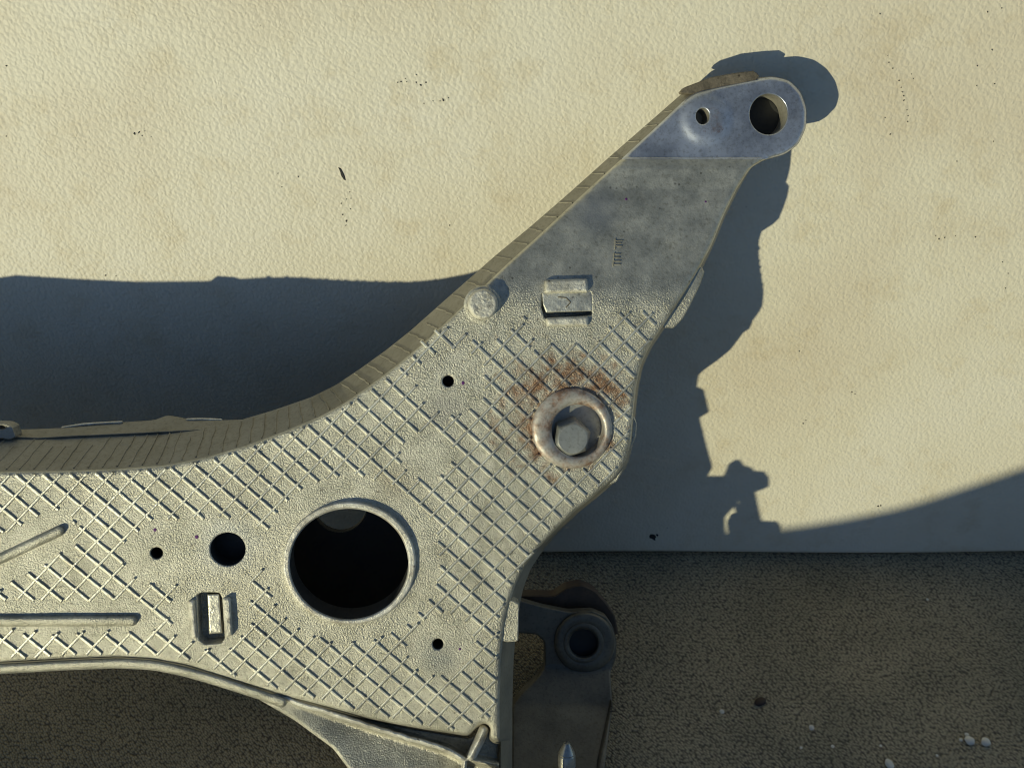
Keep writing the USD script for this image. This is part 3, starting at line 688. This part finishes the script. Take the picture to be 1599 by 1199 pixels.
def hexcap(rad, z0, z1):
    n = 72; t = np.linspace(0, 2 * np.pi, n, endpoint=False)
    ht = (t - .33) % (np.pi / 3) - np.pi / 6
    hr = rad * math.cos(np.pi / 6) / np.cos(ht)
    rows = []
    lim = rad * math.cos(np.pi / 6)
    for z, r in ((z0, hr), (z1 - .0017, np.minimum(hr, rad * .985)), (z1 - .0004, np.minimum(hr, .0061)), (z1 - .0001, np.full(n, .0058)), (z1, np.full(n, .0054))):
        rows.append(ax + N * z + r[:, None] * (np.outer(np.cos(t), e1) + np.outer(np.sin(t), e2)))
    m = loft(rows, closed=True)
    top = trimesh.Trimesh(np.vstack([rows[-1], rows[-1].mean(0)]), [[i, (i + 1) % n, n] for i in range(n)], process=False)
    m = trimesh.util.concatenate([m, top]); m.merge_vertices(); trimesh.repair.fix_normals(m)
    if (m.face_normals[-n:] @ N).sum() < 0: m = flip(m)
    return m
obj('bolt_head', hexcap(.0078, -.0066, .0020), 'zinc_bolt', sub, smooth=28, label='zinc hex bolt head inside the bushing ring')

# ---- steel bracket low on the right, far behind the face, standing on the mat
br = Polygon(smooth_loop([(790, 930), (812, 937), (848, 947), (888, 955), (925, 953), (946, 962), (958, 980), (963, 1003), (961, 1030), (953, 1048), (956, 1095), (947, 1135), (937, 1180), (930, 1300), (800, 1300), (800, 1100), (812, 1084), (842, 1054), (851, 1038), (850, 1002), (838, 990), (812, 988), (790, 985)], 2.5, 2.5))
br = br.difference(Polygon(ell(912, 1002, 24, 24)))
bz0 = lambda x, y: np.interp(np.asarray(y, float), [1040, 1100, 1199, 1300], [-66, -54, -30, -8]) + 0 * np.asarray(x)
def sheet(poly, zf, thick, r=3.0):
    m = [relief(poly, lambda x, y, d: zf(x, y) - .6 * (1 - rnd(d, r, 1)), 6, (0, .8, 2, 3), 4)]
    for q in rings_of(poly):
        q = dens(q, 4)
        if not Polygon(q).exterior.is_ccw: q = q[::-1]
        z = zf(q[:, 0], q[:, 1]) - .6
        a = P(q[:, 0], q[:, 1], z); m.append(loft([a, a - thick / 1000 * N], closed=True))
    return m
bk = obj('mounting_bracket', sheet(br, bz0, 4), 'dark_bracket', sub, smooth=40, label='dark steel bracket with a round bushing eye')
def tor2(cx, cy, r_out, r_in, h, z0):
    return tor(r_in, r_out, cx, cy, 0, 0, h, z0, 72, 10)
obj('bushing_eye', tor2(913, 1003, 48, 24, 3.0, -66.3), 'dark_bracket', bk, smooth=True)
cd = ell(912, 1003, 27, 27, 48); cv = P(cd[:, 0], cd[:, 1], -68)
obj('bushing_core', trimesh.Trimesh(np.vstack([cv, cv.mean(0)]), [[(i + 1) % 48, i, 48] for i in range(48)][::1], process=False), 'dark_inside', bk, smooth=False)
obj('inner_sleeve', tor2(911, 1004, 33, 22, 2.0, -65), 'dark_bracket', bk, smooth=True)
hw = Polygon(smooth_loop([(795, 926), (813, 929), (866, 930), (885, 917), (909, 912), (930, 922), (946, 940), (960, 960), (966, 990), (900, 1000), (800, 960)], 2.5, 3))
obj('bushing_housing', prism(hw, -74, -82, .5), 'brown_housing', sub, smooth=25, label='reddish brown housing behind the bracket eye')
lipb = Polygon([(955, 1095), (957, 1100), (950, 1150), (944, 1199), (938, 1290), (926, 1290), (935, 1190), (947, 1133)])
obj('bracket_lip', sheet(lipb, lambda x, y: bz0(x, y) + 2.5, 3), 'dark_bracket', bk, smooth=40)
# stud with a pointed tip, on an arm that runs below the frame
SZ = -25.0
sb = P(885, 1200, SZ); st = P(885, 1158, SZ); axd = (st - sb) / np.linalg.norm(st - sb)
f1 = np.cross(axd, N); f1 /= np.linalg.norm(f1); f2 = np.cross(axd, f1)
def turned(profile, n=32):
    t = np.linspace(0, 2 * np.pi, n, endpoint=False)
    rows = [sb + axd * a + r * (np.outer(np.cos(t), f1) + np.outer(np.sin(t), f2)) for a, r in profile]
    m = loft(rows, closed=True); trimesh.repair.fix_normals(m)
    return m
Ls = np.linalg.norm(st - sb)
prof = [(-.030, .0042), (-.012, .0042)]
for k in range(5):
    prof += [(-.010 + k * .0022, .0040), (-.0091 + k * .0022, .0036)]
prof += [(.0020, .0040), (Ls * .50, .0039), (Ls * .56, .0035), (Ls * .60, .0037), (Ls * .86, .0021), (Ls * .97, .0014), (Ls, .0003)]
obj('threaded_stud', turned(prof), 'stud_steel', sub, smooth=35, label='bright pointed stud at the bottom edge')
obj('stud_collar', turned([(-.016, .0070), (-.016, .0085), (-.0055, .0085), (-.0045, .0070), (-.0045, .004)]), 'dark_bracket', sub, smooth=35)
# front arm of the bracket, below the frame: its outline is known from the shadow it throws on the panel
def towards_sun(px, py, z):
    w = (FOOT - np.array([0, 0, DIST])) @ NO
    r = np.array([(px - CX) / F_PX, -(py - CY) / F_PX, -1.0])
    p = np.array([0, 0, DIST]) + r * w / (r @ NO)
    p = p - LIGHT * ((p @ N - z / 1000) / (LIGHT @ N))
    d = DIST - p[2]
    return CX + F_PX * p[0] / d, CY - F_PX * p[1] / d
arm_shadow = [(1104, 742), (1136, 742), (1142, 728), (1144, 721), (1150, 716), (1157, 718), (1163, 726), (1174, 729), (1178, 734), (1194, 735), (1202, 745), (1202, 758), (1180, 766), (1190, 812), (1214, 813), (1220, 820), (1222, 860), (1104, 860)]
arm_hole = [(1139, 799), (1153, 784), (1161, 813), (1159, 880), (1133, 880), (1133, 806)]
armp = Polygon([towards_sun(*q, 20) for q in arm_shadow]).difference(Polygon([towards_sun(*q, 20) for q in arm_hole]))
obj('bracket_front_arm', prism(armp, 20, 17, .3), 'dark_bracket', sub, smooth=25)

# ------------------------------------------------------------------ small marks and crumbs
def flake(pts, h=.0004):
    poly = Polygon(pts)
    pts = np.array(poly.exterior.coords)[:-1]
    a = np.array([wall_at(*p, .00005) for p in pts]); c = np.array([wall_at(*p, h) for p in (np.array(poly.centroid.coords[0]) + (pts - np.array(poly.centroid.coords[0])) * .75)])
    m = loft([a, c], closed=True); n = len(pts)
    top = trimesh.Trimesh(np.vstack([c, c.mean(0)]), [[i, (i + 1) % n, n] for i in range(n)], process=False)
    m = trimesh.util.concatenate([m, top]); m.merge_vertices(); trimesh.repair.fix_normals(m)
    return trimesh.Trimesh(world(m.vertices), m.faces, process=False)
def blot(x, y, r, seed, asp=1.0, rot=0.0):
    rr = random.Random(seed); n = 9
    t = np.linspace(0, 2 * np.pi, n, endpoint=False)
    k = np.array([rr.uniform(.6, 1.25) for _ in range(n)]) * r
    q = np.stack([np.cos(t) * k * asp, np.sin(t) * k], 1)
    c, s_ = math.cos(rot), math.sin(rot)
    return np.stack([x + q[:, 0] * c - q[:, 1] * s_, y + q[:, 0] * s_ + q[:, 1] * c], 1)
marks = [flake([(528, 261), (532, 263), (536, 270), (539, 277), (540, 282), (537, 281), (533, 275), (531, 268)])]
obj('scuff_mark', marks, 'black_dirt', wall, smooth=False, label='elongated black scuff on the sunlit panel')
sd = 0
def specks(lst):
    global sd
    out_ = []
    for x, y, r in lst:
        sd += 1; out_.append(flake(blot(x, y, r * (.75 if r < 3 else 1), sd, rng.uniform(1, 1.6), rng.uniform(0, 3)), .0003))
    obj('scuff_mark', out_, 'black_dirt', wall, smooth=False)
specks([(541, 345, 2.4), (540, 352, 1.2), (535, 335, 1.7), (547, 326, 1.0), (533, 318, 1.2), (541, 311, .9), (548, 310, 1.0), (546, 300, 1.0)])
specks([(210, 209, 2.2), (217, 207, 1.8), (222, 212, 1.1), (226, 205, 1.0), (236, 214, .8)])
specks([(621, 129, 1.2), (626, 128, 1.6), (633, 123, 1.1), (635, 128, .9), (650, 129, 1.8), (657, 133, 2.0), (665, 129, 1.4), (650, 117, 1.0)])
specks([(676, 158, 1.0), (692, 156, 2.0), (687, 158, 1.0), (662, 162, 1.0), (700, 153, 1.0)])
specks([(10, 103, 1.6), (10, 213, 1.4), (165, 430, 1.5), (181, 431, 1.0), (407, 40, 1.0), (434, 271, 1.0), (440, 292, 1.0), (466, 276, 1.2), (702, 352, 1.2)])
specks([(1388, 98, 1.3), (1394, 107, 1.3), (1404, 126, 1.5), (1407, 137, 1.2), (1409, 144, 1.2), (1411, 150, 1.4), (1411, 157, 1.5), (1416, 172, .9), (1418, 181, 1.2), (1417, 190, 1.6), (1386, 87, .8), (1423, 116, 1.0), (1426, 123, .8)])
specks([(1374, 22, 1.6), (1542, 19, 1.5), (1564, 13, 1.4), (1549, 78, 1.3), (1526, 103, 1.2), (1525, 134, 1.2), (1553, 131, 1.2), (1390, 210, 1.5), (1551, 221, 1.1), (1494, 252, 1.0), (1382, 184, 1.0)])
specks([(1466, 373, 1.4), (1475, 371, 1.2), (1461, 368, 1.0), (1492, 368, 1.0), (1523, 370, 1.4), (1565, 409, 1.1), (1574, 427, 1.0), (1570, 450, 1.0), (1248, 548, 1.0), (1330, 612, 1.4), (1335, 615, 1.0), (1258, 656, 1.0), (1254, 661, 1.2), (1371, 790, 1.8), (1375, 789, 1.2)])
specks([(1019, 838, 4.5), (1026, 835, 2.2), (1022, 842, 2.0)])

def crumb(px, py, r_px, mat, name, label, seed, asp=1.0, flat=.75):
    r = r_px / F_PX * .43
    m = trimesh.creation.icosphere(2, 1.0)
    q = m.vertices
    q = q * (1 + .5 * (fbm(q * 1.3 + seed * 7.1, 3, seed) - .5))[:, None] * np.array([asp, 1, flat]) * r
    c, s_ = math.cos(seed), math.sin(seed)
    loc = np.stack([q[:, 0] * c - q[:, 1] * s_, q[:, 0] * s_ + q[:, 1] * c, q[:, 2]], 1)
    bas = np.stack([[1, 0, 0], -FO, FN])
    m = trimesh.Trimesh(world(loc @ bas + floor_at(px, py, r * flat * .6)), m.faces, process=False)
    o = obj(name, m, mat, smooth=40)
    return tag(o, label, name.replace('_', ' '), 'crumbs scattered on the brown mat' if name == 'white_crumb' else None)
crumb(1513, 1157, 7, 'chalk_white', 'white_crumb', 'left of the two big white crumbs at the lower right of the brown mat', 1)
crumb(1538, 1159, 7, 'chalk_white', 'white_crumb', 'right of the two big white crumbs at the lower right of the brown mat', 2)
crumb(1509, 1147, 3.4, 'chalk_white', 'white_crumb', 'small white crumb touching the top of the left big crumb', 3)
crumb(1500, 1155, 2.6, 'chalk_white', 'white_crumb', 'tiny white crumb just left of the left big crumb', 4)
crumb(1388, 1193, 6, 'chalk_white', 'white_crumb', 'flat white crumb at the bottom edge of the brown mat', 5, 1.3)
crumb(1127, 1111, 3.8, 'chalk_white', 'white_crumb', 'lone white crumb left of the dark brown chip', 6)
crumb(1267, 1136, 4, 'chalk_white', 'white_crumb', 'white crumb right of the dark chip, between chip and big crumbs', 7)
crumb(1448, 936, 2.3, 'chalk_white', 'white_crumb', 'lone tiny white crumb high on the mat near the cream panel', 8)
crumb(1300, 1165, 2.6, 'chalk_white', 'white_crumb', 'small faint white crumb below and right of the medium crumb', 9)
crumb(1251, 1167, 2.0, 'chalk_white', 'white_crumb', 'tiny white crumb straight below the medium crumb', 10)
crumb(1375, 1164, 2.0, 'chalk_white', 'white_crumb', 'tiny white crumb above the flat crumb at the bottom edge', 11)
crumb(1463, 1179, 2.0, 'chalk_white', 'white_crumb', 'tiny white crumb below and left of the two big crumbs', 12)
crumb(1187, 1096, 7, 'brown_chip', 'brown_chip', 'dark brown chip lying alone on the brown mat', 13, 1.5, .5)
